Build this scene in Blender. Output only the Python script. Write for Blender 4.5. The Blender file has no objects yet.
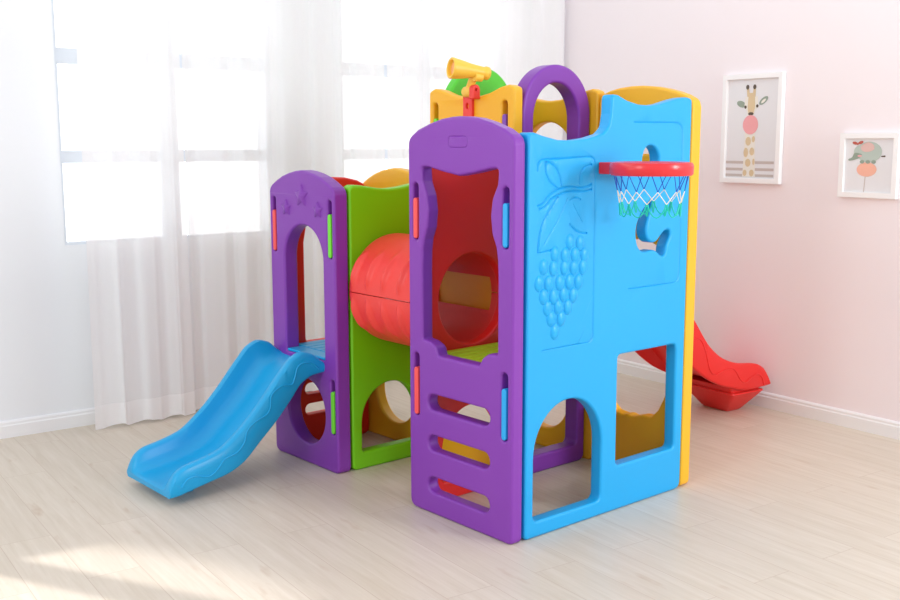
import bpy, bmesh, math, random
from mathutils import Vector, Matrix
random.seed(4)
sc = bpy.context.scene
COL = sc.collection
PI = math.pi
R = math.radians

# ------------------------------------------------------------------ helpers
def link(o, parent=None):
    COL.objects.link(o)
    if parent is not None:
        o.parent = parent
    return o

def tag(o, label=None, cat=None, group=None, kind=None):
    if label: o['label'] = label
    if cat: o['category'] = cat
    if group: o['group'] = group
    if kind: o['kind'] = kind
    return o

def srgb(r, g, b):
    f = lambda c: (c/255/12.92) if c/255 <= .04045 else ((c/255+.055)/1.055)**2.4
    return (f(r), f(g), f(b), 1)

def nodes(name):
    m = bpy.data.materials.new(name); m.use_nodes = True
    nt = m.node_tree
    return m, nt, nt.nodes['Principled BSDF']

def plastic(name, rgb, rough=.42, peel=.06):
    m, nt, b = nodes(name)
    b.inputs['Roughness'].default_value = rough
    tc = nt.nodes.new('ShaderNodeTexCoord')
    n = nt.nodes.new('ShaderNodeTexNoise'); n.inputs['Scale'].default_value = 260; n.inputs['Detail'].default_value = 2
    bp = nt.nodes.new('ShaderNodeBump'); bp.inputs['Strength'].default_value = peel; bp.inputs['Distance'].default_value = .004
    nt.links.new(tc.outputs['Object'], n.inputs['Vector'])
    nt.links.new(n.outputs['Fac'], bp.inputs['Height'])
    nt.links.new(bp.outputs['Normal'], b.inputs['Normal'])
    n2 = nt.nodes.new('ShaderNodeTexNoise'); n2.inputs['Scale'].default_value = 3.0
    nt.links.new(tc.outputs['Object'], n2.inputs['Vector'])
    hs = nt.nodes.new('ShaderNodeMixRGB'); c = srgb(*rgb)
    hs.inputs['Color1'].default_value = c
    hs.inputs['Color2'].default_value = (c[0]*.95, c[1]*.95, c[2]*.95, 1)
    nt.links.new(n2.outputs['Fac'], hs.inputs['Fac'])
    nt.links.new(hs.outputs['Color'], b.inputs['Base Color'])
    b.inputs['Coat Weight'].default_value = .08
    b.inputs['Coat Roughness'].default_value = .3
    return m

def plain(name, rgb, rough=.6):
    m, nt, b = nodes(name)
    b.inputs['Base Color'].default_value = srgb(*rgb)
    b.inputs['Roughness'].default_value = rough
    return m

def painted(name, rgb, rough=.7, scale=60, amt=.03):
    m, nt, b = nodes(name)
    b.inputs['Base Color'].default_value = srgb(*rgb)
    b.inputs['Roughness'].default_value = rough
    tc = nt.nodes.new('ShaderNodeTexCoord')
    n = nt.nodes.new('ShaderNodeTexNoise'); n.inputs['Scale'].default_value = scale
    bp = nt.nodes.new('ShaderNodeBump'); bp.inputs['Strength'].default_value = amt; bp.inputs['Distance'].default_value = .01
    nt.links.new(tc.outputs['Object'], n.inputs['Vector'])
    nt.links.new(n.outputs['Fac'], bp.inputs['Height'])
    nt.links.new(bp.outputs['Normal'], b.inputs['Normal'])
    return m

M = dict(
    purple=plastic('purple_plastic', (134, 56, 176)),
    blue=plastic('blue_plastic', (14, 172, 240)),
    slideblue=plastic('slide_blue_plastic', (0, 166, 226), .36),
    green=plastic('green_plastic', (118, 210, 6)),
    dome=plastic('dome_green_plastic', (86, 212, 48)),
    yellow=plastic('yellow_plastic', (253, 188, 34)),
    red=plastic('red_plastic', (236, 34, 30)),
    coral=plastic('coral_plastic', (246, 66, 58)),
    lime=plastic('lime_plastic', (184, 214, 36)),
    hoopred=plastic('hoop_red_plastic', (228, 44, 52), .25, .0),
    clipred=plastic('clip_red', (250, 84, 84), .4, .02),
    clipgreen=plastic('clip_green', (116, 226, 48), .4, .02),
    clipblue=plastic('clip_blue', (30, 170, 240), .4, .02),
    clippurple=plastic('clip_purple', (134, 76, 186), .4, .02),
    tele=plastic('telescope_yellow', (253, 206, 74), .4, .02),
    lens=plastic('lens_orange', (250, 176, 110), .3, .0),
    cordblue=plain('net_blue', (22, 70, 190)),
    cordwhite=plain('net_white', (246, 232, 205)),
    cordteal=plain('net_teal', (20, 200, 180)),
    white=painted('white_paint', (244, 244, 246), .5),
    sash=painted('window_paint', (224, 230, 238), .5),
    frame=painted('frame_white', (250, 250, 252), .4),
    wall=painted('white_wall', (241, 244, 248)),
    pink=painted('pink_wall', (248, 239, 243)),
)

def mesh_obj(name, bm, mats, parent=None, smooth=True, angle=None, wn=False, bevel=None):
    bmesh.ops.recalc_face_normals(bm, faces=bm.faces[:])
    me = bpy.data.meshes.new(name); bm.to_mesh(me); bm.free()
    return finish(name, me, mats, parent, smooth, angle, wn, bevel)

def finish(name, me, mats, parent=None, smooth=True, angle=None, wn=False, bevel=None):
    me.name = name

    for m in (mats if isinstance(mats, (list, tuple)) else [mats]):
        me.materials.append(m)
    me.polygons.foreach_set('use_smooth', [smooth]*len(me.polygons))
    if angle is not None:
        me.set_sharp_from_angle(angle=R(angle))
    o = bpy.data.objects.new(name, me)
    link(o, parent)
    if bevel:
        b = o.modifiers.new('bevel', 'BEVEL'); b.width = bevel; b.segments = 3; b.limit_method = 'ANGLE'; b.angle_limit = R(40)
        wn = True
    if wn:
        w = o.modifiers.new('wn', 'WEIGHTED_NORMAL'); w.weight = 100; w.keep_sharp = True
    return o

def box(bm, a, b, mi=0):
    vs = [bm.verts.new((x, y, z)) for x in (a[0], b[0]) for y in (a[1], b[1]) for z in (a[2], b[2])]
    for q in ((0,1,3,2),(4,6,7,5),(0,4,5,1),(2,3,7,6),(0,2,6,4),(1,5,7,3)):
        f = bm.faces.new([vs[i] for i in q]); f.material_index = mi

# ---- 2D loops --------------------------------------------------------------
def rpoly(pts, r=.03, n=6):
    """closed rounded polygon; a point may carry its own radius"""
    out = []; N = len(pts)
    P = [Vector(p[:2]) for p in pts]
    for i in range(N):
        p = P[i]; a = P[i-1]; b = P[(i+1) % N]
        rr = pts[i][2] if len(pts[i]) > 2 else r
        da, db = (a-p), (b-p); la, lb = da.length, db.length
        da.normalize(); db.normalize()
        c = max(-1, min(1, da.dot(db))); th = math.acos(c)
        if th > PI-.02: out.append(tuple(p)); continue
        t = min(rr/math.tan(th/2), la*.48, lb*.48)
        for k in range(n+1):
            s = k/n
            A = p+da*t; B = p+db*t
            q = A*(1-s)**2+p*2*s*(1-s)+B*s*s
            out.append(tuple(q))
    return out

def ellipse(cx, cy, rx, ry, n=48):
    return [(cx+rx*math.cos(2*PI*k/n), cy+ry*math.sin(2*PI*k/n)) for k in range(n)]

def stadium(x0, x1, y0, y1, n=10):
    w, h = x1-x0, y1-y0; o = []
    if w > h:
        r = h/2
        for k in range(n+1): a = -PI/2+PI*k/n; o.append((x1-r+r*math.cos(a), y0+r+r*math.sin(a)))
        for k in range(n+1): a = PI/2+PI*k/n; o.append((x0+r+r*math.cos(a), y0+r+r*math.sin(a)))
    else:
        r = w/2
        for k in range(n+1): a = PI*k/n; o.append((x0+r+r*math.cos(a), y1-r+r*math.sin(a)))
        for k in range(n+1): a = PI+PI*k/n; o.append((x0+r+r*math.cos(a), y0+r+r*math.sin(a)))
    return o

def arch(x0, x1, y0, ys, yt, r=.03, n=24):
    """door with an elliptical head: spring line ys, apex yt, bottom corners r"""
    cx, rx, ry = (x0+x1)/2, (x1-x0)/2, yt-ys
    o = []
    for k in range(n+1):
        a = PI*k/n; o.append((cx+rx*math.cos(a), ys+ry*math.sin(a)))
    for cxx, a0 in ((x0+r, PI), (x1-r, 1.5*PI)):
        for k in range(7):
            a = a0+PI/2*k/6; o.append((cxx+r*math.cos(a), y0+r+r*math.sin(a)))
    return o

def smooth(pts, n=6, closed=True):
    P = [Vector(p) for p in pts]; N = len(P); o = []
    for i in range(N if closed else N-1):
        if closed: p0, p1, p2, p3 = P[i-1], P[i], P[(i+1) % N], P[(i+2) % N]
        else: p0, p1, p2, p3 = P[max(i-1, 0)], P[i], P[i+1], P[min(i+2, N-1)]
        for k in range(n):
            t = k/n
            o.append(tuple(.5*((2*p1)+(p2-p0)*t+(2*p0-5*p1+4*p2-p3)*t*t+(3*p1-p0-3*p2+p3)*t**3)))
    if not closed: o.append(tuple(P[-1]))
    return o

def openpoly(pts, r=.02, n=6):
    P = [Vector(p) for p in pts]; o = [tuple(P[0])]
    for i in range(1, len(P)-1):
        A, B = (P[i-1]-P[i]).normalized(), (P[i+1]-P[i]).normalized()
        for k in range(n+1):
            t = k/n; o.append(tuple((P[i]+A*r)*(1-t)**2+P[i]*2*t*(1-t)+(P[i]+B*r)*t*t))
    o.append(tuple(P[-1]))
    return o

def relax(lp, it=40, step=.004):
    # even spacing, then ease tight corners
    P = [Vector(p) for p in lp]; n0 = len(P)
    L = [0]
    for i in range(n0): L.append(L[-1]+(P[(i+1) % n0]-P[i]).length)
    n = max(24, int(L[-1]/step)); Q = []; j = 0
    for k in range(n):
        d = L[-1]*k/n
        while L[j+1] < d: j += 1
        Q.append(P[j].lerp(P[(j+1) % n0], (d-L[j])/max(1e-9, L[j+1]-L[j])))
    for _ in range(it):
        Q = [Q[i]*.5+(Q[i-1]+Q[(i+1) % n])*.25 for i in range(n)]
    return [tuple(q) for q in Q]

def plane_matrix(axis, at):
    # local x, y -> first plane axis, z ; local +z -> -v for a v-plane, +u for a u-plane
    if axis == 'v': return Matrix(((1,0,0,0),(0,0,-1,at),(0,1,0,0),(0,0,0,1)))
    if axis == 'u': return Matrix(((0,0,1,at),(1,0,0,0),(0,1,0,0),(0,0,0,1)))
    return Matrix.Translation((0, 0, at))

def curve_mesh(loops, half, bev, res=2):
    cu = bpy.data.curves.new('tmp', 'CURVE'); cu.dimensions = '2D'; cu.fill_mode = 'BOTH'
    cu.extrude = half-bev; cu.bevel_depth = bev; cu.bevel_resolution = res; cu.offset = -bev
    for lp in loops:
        s = cu.splines.new('POLY'); s.points.add(len(lp)-1)
        for p, q in zip(s.points, lp): p.co = (q[0], q[1], 0, 1)
        s.use_cyclic_u = True
    ob = bpy.data.objects.new('tmp', cu); COL.objects.link(ob)
    dg = bpy.context.evaluated_depsgraph_get()
    me = bpy.data.meshes.new_from_object(ob.evaluated_get(dg))
    bpy.data.objects.remove(ob); bpy.data.curves.remove(cu)
    bm = bmesh.new(); bm.from_mesh(me); bpy.data.meshes.remove(me)
    bmesh.ops.remove_doubles(bm, verts=bm.verts[:], dist=1e-5)
    bmesh.ops.recalc_face_normals(bm, faces=bm.faces[:])
    return bm

def inset(lp, d):
    n = len(lp); A = sum(lp[i-1][0]*lp[i][1]-lp[i][0]*lp[i-1][1] for i in range(n)); s = 1 if A > 0 else -1
    o = []
    for i in range(n):
        p, a, b = Vector(lp[i]), Vector(lp[i-1]), Vector(lp[(i+1) % n])
        t = (b-a)
        if t.length < 1e-9: o.append(lp[i]); continue
        t.normalize(); o.append((p.x-t.y*d*s, p.y+t.x*d*s))
    return o

def panel_bm(loops, axis, near, far, bev=.011):
    """moulded board between two parallel planes with rounded edges"""
    bm = curve_mesh(loops, abs(far-near)/2, bev)
    bm.transform(plane_matrix(axis, (near+far)/2))
    return bm

def tube_bm(paths, r, closed=False, res=2, bm=None, mi=0):
    cu = bpy.data.curves.new('tmp', 'CURVE'); cu.dimensions = '3D'
    cu.bevel_depth = r; cu.bevel_resolution = res; cu.use_fill_caps = True
    for lp in paths:
        s = cu.splines.new('POLY'); s.points.add(len(lp)-1)
        for p, q in zip(s.points, lp): p.co = (*q, 1)
        s.use_cyclic_u = closed
    ob = bpy.data.objects.new('tmp', cu); COL.objects.link(ob)
    dg = bpy.context.evaluated_depsgraph_get()
    me = bpy.data.meshes.new_from_object(ob.evaluated_get(dg))
    bpy.data.objects.remove(ob); bpy.data.curves.remove(cu)
    b2 = bm or bmesh.new(); n0 = len(b2.faces)
    b2.from_mesh(me); bpy.data.meshes.remove(me)
    b2.faces.ensure_lookup_table()
    for f in b2.faces[n0:]: f.material_index = mi
    return b2

def groove_bm(path, r, closed):
    # V-shaped cutter that follows a path lying on a board's face
    P = [Vector(q) for q in path]
    P = [q for i, q in enumerate(P) if i == 0 or (q-P[i-1]).length > 1e-4]
    N = Vector((1, 0, 0)) if abs(P[0].x-P[len(P)//2].x) < 1e-9 and abs(P[0].x-P[-1].x) < 1e-9 else Vector((0, -1, 0))
    n = len(P); bm = bmesh.new(); rg = []
    for i in range(n):
        a = P[i-1] if (i or closed) else P[i]; b = P[(i+1) % n] if (i < n-1 or closed) else P[i]
        S = (b-a).normalized().cross(N)
        rg.append([bm.verts.new(P[i]+S*r*1.3+N*r*.3), bm.verts.new(P[i]-S*r*1.3+N*r*.3), bm.verts.new(P[i]-N*r)])
    for i in range(n if closed else n-1):
        A, B = rg[i], rg[(i+1) % n]
        for k in range(3): bm.faces.new((A[k], A[(k+1) % 3], B[(k+1) % 3], B[k]))
    if not closed: bm.faces.new(rg[0]); bm.faces.new(rg[-1])
    bmesh.ops.triangulate(bm, faces=bm.faces[:])
    bmesh.ops.recalc_face_normals(bm, faces=bm.faces[:])
    return bm

def carve(bm, paths, r, closed=False):
    """cut half-round grooves along 3-D paths into a board"""
    bmesh.ops.triangulate(bm, faces=bm.faces[:])
    me = bpy.data.meshes.new('a'); bm.to_mesh(me); bm.free()
    for p in paths:
        ob = bpy.data.objects.new('a', me); COL.objects.link(ob)
        cb = groove_bm(p, r, closed)
        cm = bpy.data.meshes.new('c'); cb.to_mesh(cm); cb.free()
        co = bpy.data.objects.new('c', cm); COL.objects.link(co)
        md = ob.modifiers.new('b', 'BOOLEAN'); md.operation = 'DIFFERENCE'; md.object = co; md.solver = 'EXACT'
        dg = bpy.context.evaluated_depsgraph_get()
        new = bpy.data.meshes.new_from_object(ob.evaluated_get(dg))
        ok = len(new.polygons) > len(me.polygons)*.8
        bpy.data.objects.remove(ob); bpy.data.objects.remove(co)
        if ok: me = new
    b = bmesh.new(); b.from_mesh(me)
    return b

def panel(name, loops, axis, near, far, mat, parent, label=None, bev=.011, extra=None):
    loops = [loops[0]]+[inset(l, .006) if min(max(q[i] for q in l)-min(q[i] for q in l) for i in (0, 1)) > .06 else l for l in loops[1:]]
    bm = panel_bm(loops, axis, near, far, bev)
    if extra: bm = extra(bm)
    o = mesh_obj(name, bm, mat, parent, wn=True, angle=50)
    if label: o['label'] = label
    return o

def revolve(bm, prof, axis_m, n=32, mi=0, cap=True):
    rings = []
    for h, r in prof:
        rings.append([bm.verts.new(axis_m @ Vector((r*math.cos(2*PI*k/n), r*math.sin(2*PI*k/n), h))) for k in range(n)])
    for a, b in zip(rings, rings[1:]):
        for k in range(n):
            f = bm.faces.new((a[k], a[(k+1) % n], b[(k+1) % n], b[k])); f.material_index = mi
    if cap:
        for rg in (rings[0], rings[-1]):
            f = bm.faces.new(rg); f.material_index = mi

def frame_to(p, d):
    q = Vector(d).normalized().to_track_quat('Z', 'Y').to_matrix().to_4x4()
    return Matrix.Translation(p) @ q

def mirror(pts, c):
    return [(2*c-x, y) for x, y in reversed(pts)]

# ------------------------------------------------------------------ the climbing frame
toy = tag(bpy.data.objects.new('play_structure', None),
          'large multicoloured plastic climbing frame with two slides, tunnel, hoop and telescope', 'play structure')
link(toy)

def clip(parent, axis, x, y0, y1, near, col, label):
    # coloured connector that fills the lower part of a slot, just proud of the board's near face
    lp = stadium(x-.0115, x+.0115, y0+.003, y1)
    bm = panel_bm([lp], axis, near, near+.05 if axis == 'v' else near-.05, .004)
    o = mesh_obj('connector_clip', bm, M[col], parent, wn=True, angle=50)
    o['label'] = label
    return o

# -- front tower, ladder board (purple)
top = [(0, 1.392), (.006, 1.412), (.022, 1.425), (.058, 1.445), (.126, 1.467), (.186, 1.481), (.244, 1.4875)]
out = [(.566, 0, .022), (.566, 1.392)] + [(.566-x, y) for x, y in top[1:]] + [(.283, 1.489)] + list(reversed(top[1:])) + [(0, 1.392), (0, 0, .04)]
win = [(.072, 1.318, .04), (.125, 1.314), (.185, 1.302), (.283, 1.287), (.38, 1.302), (.44, 1.314), (.494, 1.318, .04),
       (.488, 1.255), (.462, 1.205), (.454, 1.15), (.461, 1.09), (.482, 1.045), (.490, 1.0), (.493, .93), (.493, .664, .014),
       (.44, .660, .02), (.414, .642, .02), (.396, .612, .014), (.165, .612, .014), (.153, .645, .02), (.12, .659, .02), (.074, .664, .014),
       (.074, .93), (.076, 1.0), (.083, 1.045), (.103, 1.09), (.110, 1.15), (.102, 1.205), (.078, 1.255)]
slots_u = (.0425, .5235)
slotsA = [stadium(x-.0145, x+.0145, a, b) for x in slots_u for a, b in ((1.042, 1.25), (.37, .611))]
rungs = [stadium(.104, .455, a, a+.073) for a in (.399, .241, .078)]
def logo(bm):
    lp = rpoly([(.23, 1.38), (.33, 1.38), (.33, 1.42), (.23, 1.42)], .016)
    return carve(bm, [[(x, 0, y) for x, y in lp]], .0035, True)
ladder = panel('ladder_panel', [rpoly(out, .03), rpoly(win, .03)]+slotsA+rungs, 'v', 0, .055, M['purple'], toy,
               'purple front board with a wavy window and three rung slots', .011, logo)
for x, c, n in ((slots_u[0], 'clipred', 'left'), (slots_u[1], 'clipblue', 'right')):
    for a, b in ((1.042, 1.196), (.37, .557)):
        clip(ladder, 'v', x, a, b, -.002, c, ('red' if c == 'clipred' else 'blue')+' clip in the purple ladder board')

# -- front tower, big blue side wall
bo = [(.067, 0, .02), (.960, 0, .035), (.960, 1.566, .03), (.925, 1.569), (.89, 1.566), (.836, 1.556), (.769, 1.5405), (.71, 1.533), (.642, 1.5355),
      (.573, 1.549), (.523, 1.567), (.487, 1.569, .02), (.4835, 1.50), (.474, 1.452), (.442, 1.428), (.371, 1.413), (.294, 1.405),
      (.217, 1.406), (.142, 1.420), (.10, 1.431), (.067, 1.431, .012)]
blue_arch = arch(.104, .473, .054, .29, .487, .03)
blue_win = rpoly([(.549, .172), (.917, .172), (.911, .612), (.547, .614)], .028)
whale_low = smooth([(.732, 1.196), (.724, 1.192), (.70, 1.168), (.668, 1.14), (.643, 1.098), (.636, 1.055), (.649, 1.01), (.674, .986), (.715, .984),
                    (.756, .990), (.785, .965), (.812, .955), (.828, .971), (.822, .999), (.842, 1.022), (.856, 1.045), (.846, 1.069), (.812, 1.067), (.784, 1.045),
                    (.762, 1.021), (.724, 1.025), (.700, 1.058), (.71, 1.104), (.73, 1.147), (.738, 1.185)], 5)
whale_top = smooth([(.672, 1.30), (.668, 1.34), (.684, 1.378), (.715, 1.389), (.748, 1.378), (.768, 1.345), (.766, 1.30), (.72, 1.275)], 5)
def blue_relief(bm):
    U = .566
    P = lambda pts: [(U, a, b) for a, b in pts]
    cuts = [P(openpoly([(.112, 1.30), (.112, 1.340), (.404, 1.348), (.409, .677), (.14, .677)], .03)),
            P(openpoly([(.61, 1.471), (.904, 1.472), (.912, .853), (.60, .853)], .04)),
            P(smooth([(.222, 1.237), (.175, 1.265), (.152, 1.30), (.154, 1.335)], 5, False)),
            P(smooth([(.158, 1.333), (.195, 1.318), (.222, 1.285), (.232, 1.25)], 5, False)),
            P(smooth([(.108, 1.182), (.14, 1.192), (.17, 1.218), (.22, 1.238), (.28, 1.246), (.335, 1.240), (.385, 1.250)], 5, False)),
            P(smooth([(.118, 1.172), (.148, 1.178), (.178, 1.203), (.23, 1.222), (.29, 1.230), (.34, 1.226), (.388, 1.232)], 5, False)),
            P(smooth([(.322, 1.252), (.326, 1.285), (.345, 1.31), (.385, 1.32)], 5, False)),
            P(smooth([(.215, 1.212), (.175, 1.168), (.140, 1.125), (.122, 1.07), (.117, 1.022)], 5, False)),
            P(smooth([(.121, 1.021), (.165, 1.026), (.205, 1.030)], 5, False)),
            P(smooth([(.262, 1.205), (.222, 1.14), (.18, 1.09), (.145, 1.05)], 5, False)),
            P(smooth([(.272, 1.117), (.30, 1.094), (.335, 1.080), (.366, 1.077)], 5, False)),
            P(smooth([(.272, 1.196), (.30, 1.207), (.33, 1.198)], 5, False)),
            P(smooth([(.29, 1.185), (.315, 1.15), (.34, 1.118)], 5, False))]
    rad = [.006, .006]+[.006]*5+[.006, .006, .003, .006, .004, .003]
    for c, r in zip(cuts, rad):
        bm = carve(bm, [c], r)
    gr = [(.276, 1.052), (.328, 1.044), (.201, 1.012), (.252, 1.006), (.303, 1.003), (.353, 1.0), (.144, .972), (.194, .964), (.250, .962), (.298, .958), (.346, .957), (.122, .916),
          (.170, .912), (.226, .911), (.276, .91), (.324, .906), (.146, .868), (.196, .864), (.247, .868), (.297, .86), (.166, .826), (.220, .825), (.27, .82), (.184, .787), (.236, .782), (.204, .738)]
    for a, b in gr:
        m = Matrix.Translation((U-.004, a, b)) @ Matrix.Diagonal((.014, .023, .030, 1))
        bmesh.ops.create_uvsphere(bm, u_segments=20, v_segments=12, radius=1, matrix=m)
    return bm
side = panel('side_wall_panel', [rpoly(bo, .03), blue_arch, blue_win, inset(relax(whale_low), -.002), inset(relax(whale_top), -.006)], 'u', .566, .511, M['blue'], toy,
             'tall blue side wall with raised grapes, an arch, a square window and a whale cutout', .011, blue_relief)

# -- shared tunnel board: round hole above, arched crawl hole below
def tunnel_loops(v0, v1, flip=False):
    c = (v0+v1)/2
    o = [(v0, 0, .03), (v1, 0, .03), (v1, 1.21, .02), (v1-.02, 1.224), (v1-.06, 1.222), (c+.06, 1.208), (c, 1.204), (c-.06, 1.208), (v0+.06, 1.222), (v0+.02, 1.224), (v0, 1.21, .02)]
    return [rpoly(o, .03), arch(c-.163, c+.163, .07, .20, .372, .02), ellipse(c, .793, .181, .184, 56)]
panel('tunnel_panel', tunnel_loops(.078, .497), 'u', -.486, -.545, M['green'], toy, 'green board that carries the far end of the tunnel')
o = tunnel_loops(.065, .497)
o[0] = rpoly([(.065, 0, .03), (.497, 0, .03), (.497, 1.38, .03), (.065, 1.38, .03)], .03)
panel('tunnel_panel', o, 'u', .055, 0, M['red'], toy, 'red board that carries the near end of the tunnel')

# -- deck of the front tower (lime slats)
bm = bmesh.new(); n = 9
for k in range(n):
    a = .062+(.505-.062)*k/n; b = .062+(.505-.062)*(k+1)/n-.007
    box(bm, (a, .062, .575), (b, .497, .604))
box(bm, (.062, .065, .56), (.505, .495, .58))
d = mesh_obj('deck', bm, M['lime'], toy, bevel=.004); d['label'] = 'lime green slatted deck'

# -- left tower: door board with stars (purple)
C0, C1 = -.989, -.486; cc = (C0+C1)/2
ct = [(C0, 1.185), (C0+.006, 1.203), (C0+.02, 1.216), (C0+.06, 1.236), (C0+.105, 1.255), (C0+.16, 1.270), (C0+.205, 1.278)]
co = [(C1, 0, .028), (C1, 1.185)] + [(2*cc-x, y) for x, y in ct[1:]] + [(cc, 1.282)] + list(reversed(ct[1:])) + [(C0, 1.185), (C0, 0, .035)]
hc = -.726
slots_c = (C0+.036, C1-.036)
slotsC = [stadium(x-.0135, x+.0135, a, b) for x in slots_c for a, b in ((.921, 1.162), (.169, .405))]
def stars(bm):
    for sx, sy, r in ((-.848, 1.118, .040), (-.727, 1.173, .055), (-.603, 1.118, .039)):
        apex = bm.verts.new((sx, -.012, sy)); ring = []; base = []
        for k in range(10):
            a = PI/2+2*PI*k/10; q = r if k % 2 == 0 else r*.48
            ring.append(bm.verts.new((sx+q*.8*math.cos(a), -.007, sy+q*.8*math.sin(a))))
            base.append(bm.verts.new((sx+q*math.cos(a), .002, sy+q*math.sin(a))))
        for k in range(10):
            j = (k+1) % 10
            bm.faces.new((apex, ring[k], ring[j])); bm.faces.new((ring[k], base[k], base[j], ring[j]))
        bm.faces.new(base)
    return bm
door = panel('door_panel', [rpoly(co, .03), arch(hc-.155, hc+.155, .475, .90, 1.056, .012), ellipse(hc, .235, .150, .150, 56)]+slotsC,
             'v', 0, .070, M['purple'], toy, 'purple board with three raised stars, a slide door and a round hole', .011, stars)
for x, c, nm in ((slots_c[0], 'clipred', 'red'), (slots_c[1], 'clipgreen', 'green')):
    for a, b in ((.921, 1.105), (.169, .356)):
        clip(door, 'v', x, a, b, -.002, c, nm+' clip in the purple door board')

# -- left tower: outer ladder board (red), back board (yellow), deck (blue)
lo = [(.065, 0, .03), (.497, 0, .03), (.497, 1.185)] + [(.497-t, z) for t, z in ((.012, 1.206), (.05, 1.224), (.12, 1.238))] + [(.281, 1.243)] + \
     [(.065+t, z) for t, z in ((.12, 1.238), (.05, 1.224), (.012, 1.206))] + [(.065, 1.185)]
lw = [(.138, .486, .03), (.424, .486, .03), (.424, .95), (.408, 1.03), (.424, 1.12, .025), (.281, 1.09), (.138, 1.12, .025), (.154, 1.03), (.138, .95)]
panel('ladder_panel', [rpoly(lo, .03), rpoly(lw, .03)]+[stadium(.135, .427, a, a+.052) for a in (.245, .148)], 'u', -.934, -.989, M['red'], toy,
      'red ladder board at the outer side of the left tower')
yo = [(C1, 0, .03), (C1, 1.185)] + [(2*cc-x, y) for x, y in ct[1:]] + [(cc, 1.283)] + list(reversed(ct[1:])) + [(C0, 1.185), (C0, 0, .03)]
panel('back_panel', [rpoly(yo, .03), ellipse(cc, .235, .150, .150, 56), arch(cc-.15, cc+.15, .56, .86, 1.0, .03)], 'v', .502, .557, M['yellow'], toy,
      'yellow back board of the left tower with a round hole')
bm = bmesh.new()
for k in range(7):
    a = -.928+.372*k/7
    box(bm, (a, .074, .462), (a+.372/7-.006, .495, .496))
box(bm, (-.928, .074, .445), (-.556, .495, .474))
box(bm, (hc-.147, .004, .4815), (hc+.147, .0735, .494))
d = mesh_obj('deck', bm, M['slideblue'], toy, bevel=.004); d['label'] = 'blue deck at the top of the blue slide'

# -- rear towers: telescope board, arch board, dome board, back boards
def scallop(x0, x1, zt):
    c = (x0+x1)/2; w = (x1-x0)/2
    return [(x1, 0, .03), (x1, zt-.012, .022), (x1-.035*w/.26, zt, .02), (x1-.08, zt-.008), (c+.12, zt-.029), (c+.055, zt-.040), (c, zt-.043),
            (c-.055, zt-.040), (c-.12, zt-.029), (x0+.08, zt-.008), (x0+.035*w/.26, zt, .02), (x0, zt-.012, .022), (x0, 0, .03)]
T0, T1 = -.480, .045; tcn = (T0+T1)/2
slots_t = (T0+.042, T1-.054)
tel = panel('telescope_panel', [rpoly(scallop(T0, T1, 1.626), .04), ellipse(tcn, .245, .155, .155, 56)] +
            [stadium(x-.0145, x+.0145, 1.33, 1.563) for x in slots_t], 'v', .502, .557, M['yellow'], toy,
            'yellow board with a dipped top that carries the telescope', .011,
            lambda bm: carve(bm, [[(tcn-.036, .502, 1.60), (tcn-.036, .502, 1.25)]], .003))
clip(tel, 'v', slots_t[0], 1.33, 1.50, .500, 'clipgreen', 'green clip in the yellow telescope board')
clip(tel, 'v', slots_t[1], 1.33, 1.51, .500, 'clippurple', 'purple clip in the yellow telescope board')
panel('back_panel', [rpoly(scallop(T0, T1+.035, 1.622), .04), ellipse(tcn, .245, .155, .155, 56), arch(tcn-.005-.155, tcn-.005+.165, .79, 1.33, 1.492, .03)], 'v', .962, 1.014, M['yellow'], toy,
      'yellow back board behind the purple arch')
dome = lambda z: arch(.556, .956, 0, z-.20, z, .03, 40)
panel('arch_panel', [dome(1.713), arch(.612, .893, .80, 1.49, 1.645, .04), arch(.605, .912, .072, .34, .50, .03)], 'u', .045, -.032, M['purple'], toy,
      'tall purple arch board between the rear towers')
panel('dome_panel', [dome(1.728), arch(.605, .912, .072, .34, .50, .03)], 'u', -.415, -.470, M['dome'], toy, 'green round-topped board behind the telescope')
B0, B1 = .084, .566; bc = (B0+B1)/2
bt = [(B1, 0, .03), (B1, 1.535), (.560, 1.556), (.548, 1.568), (.518, 1.583), (.475, 1.597), (.425, 1.609), (.37, 1.619), (.31, 1.6245), (.25, 1.6245), (.19, 1.6195), (.14, 1.610), (.105, 1.598), (.09, 1.582), (B0, 1.56), (B0, 0, .03)]
B_ = 0
bdoor = [(.14, .30, .05), (.20, .246, .03), (.255, .240), (.275, .248), (.30, .240), (.34, .252, .02), (.36, .258), (.40, .256), (.44, .295), (.487, .39), (.50, .50), (.505, .75), (.47, .92), (.40, .992), (.31, 1.01), (.22, .992), (.15, .92), (.12, .75), (.12, .45)]
panel('back_panel', [rpoly(bt, .03), rpoly(bdoor, .05), rpoly([(.20, 1.345), (.42, 1.345), (.42, 1.42), (.20, 1.42)], .035)], 'v', .963, 1.023, M['yellow'], toy,
      'yellow back board with a curved top beside the tall blue wall')
for nm, x0, x1, v0, v1, z, c, lab in (('deck', .06, .50, .50, .95, .755, 'green', 'green deck of the tall rear tower'),
                                      ('deck', -.41, -.015, .56, .955, .765, 'yellow', 'yellow deck at the top of the red slide')):
    bm = bmesh.new()
    box(bm, (x0, v0, z), (x1, v1, z+.03))
    d = mesh_obj(nm, bm, M[c], toy, bevel=.006); d['label'] = lab

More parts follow.
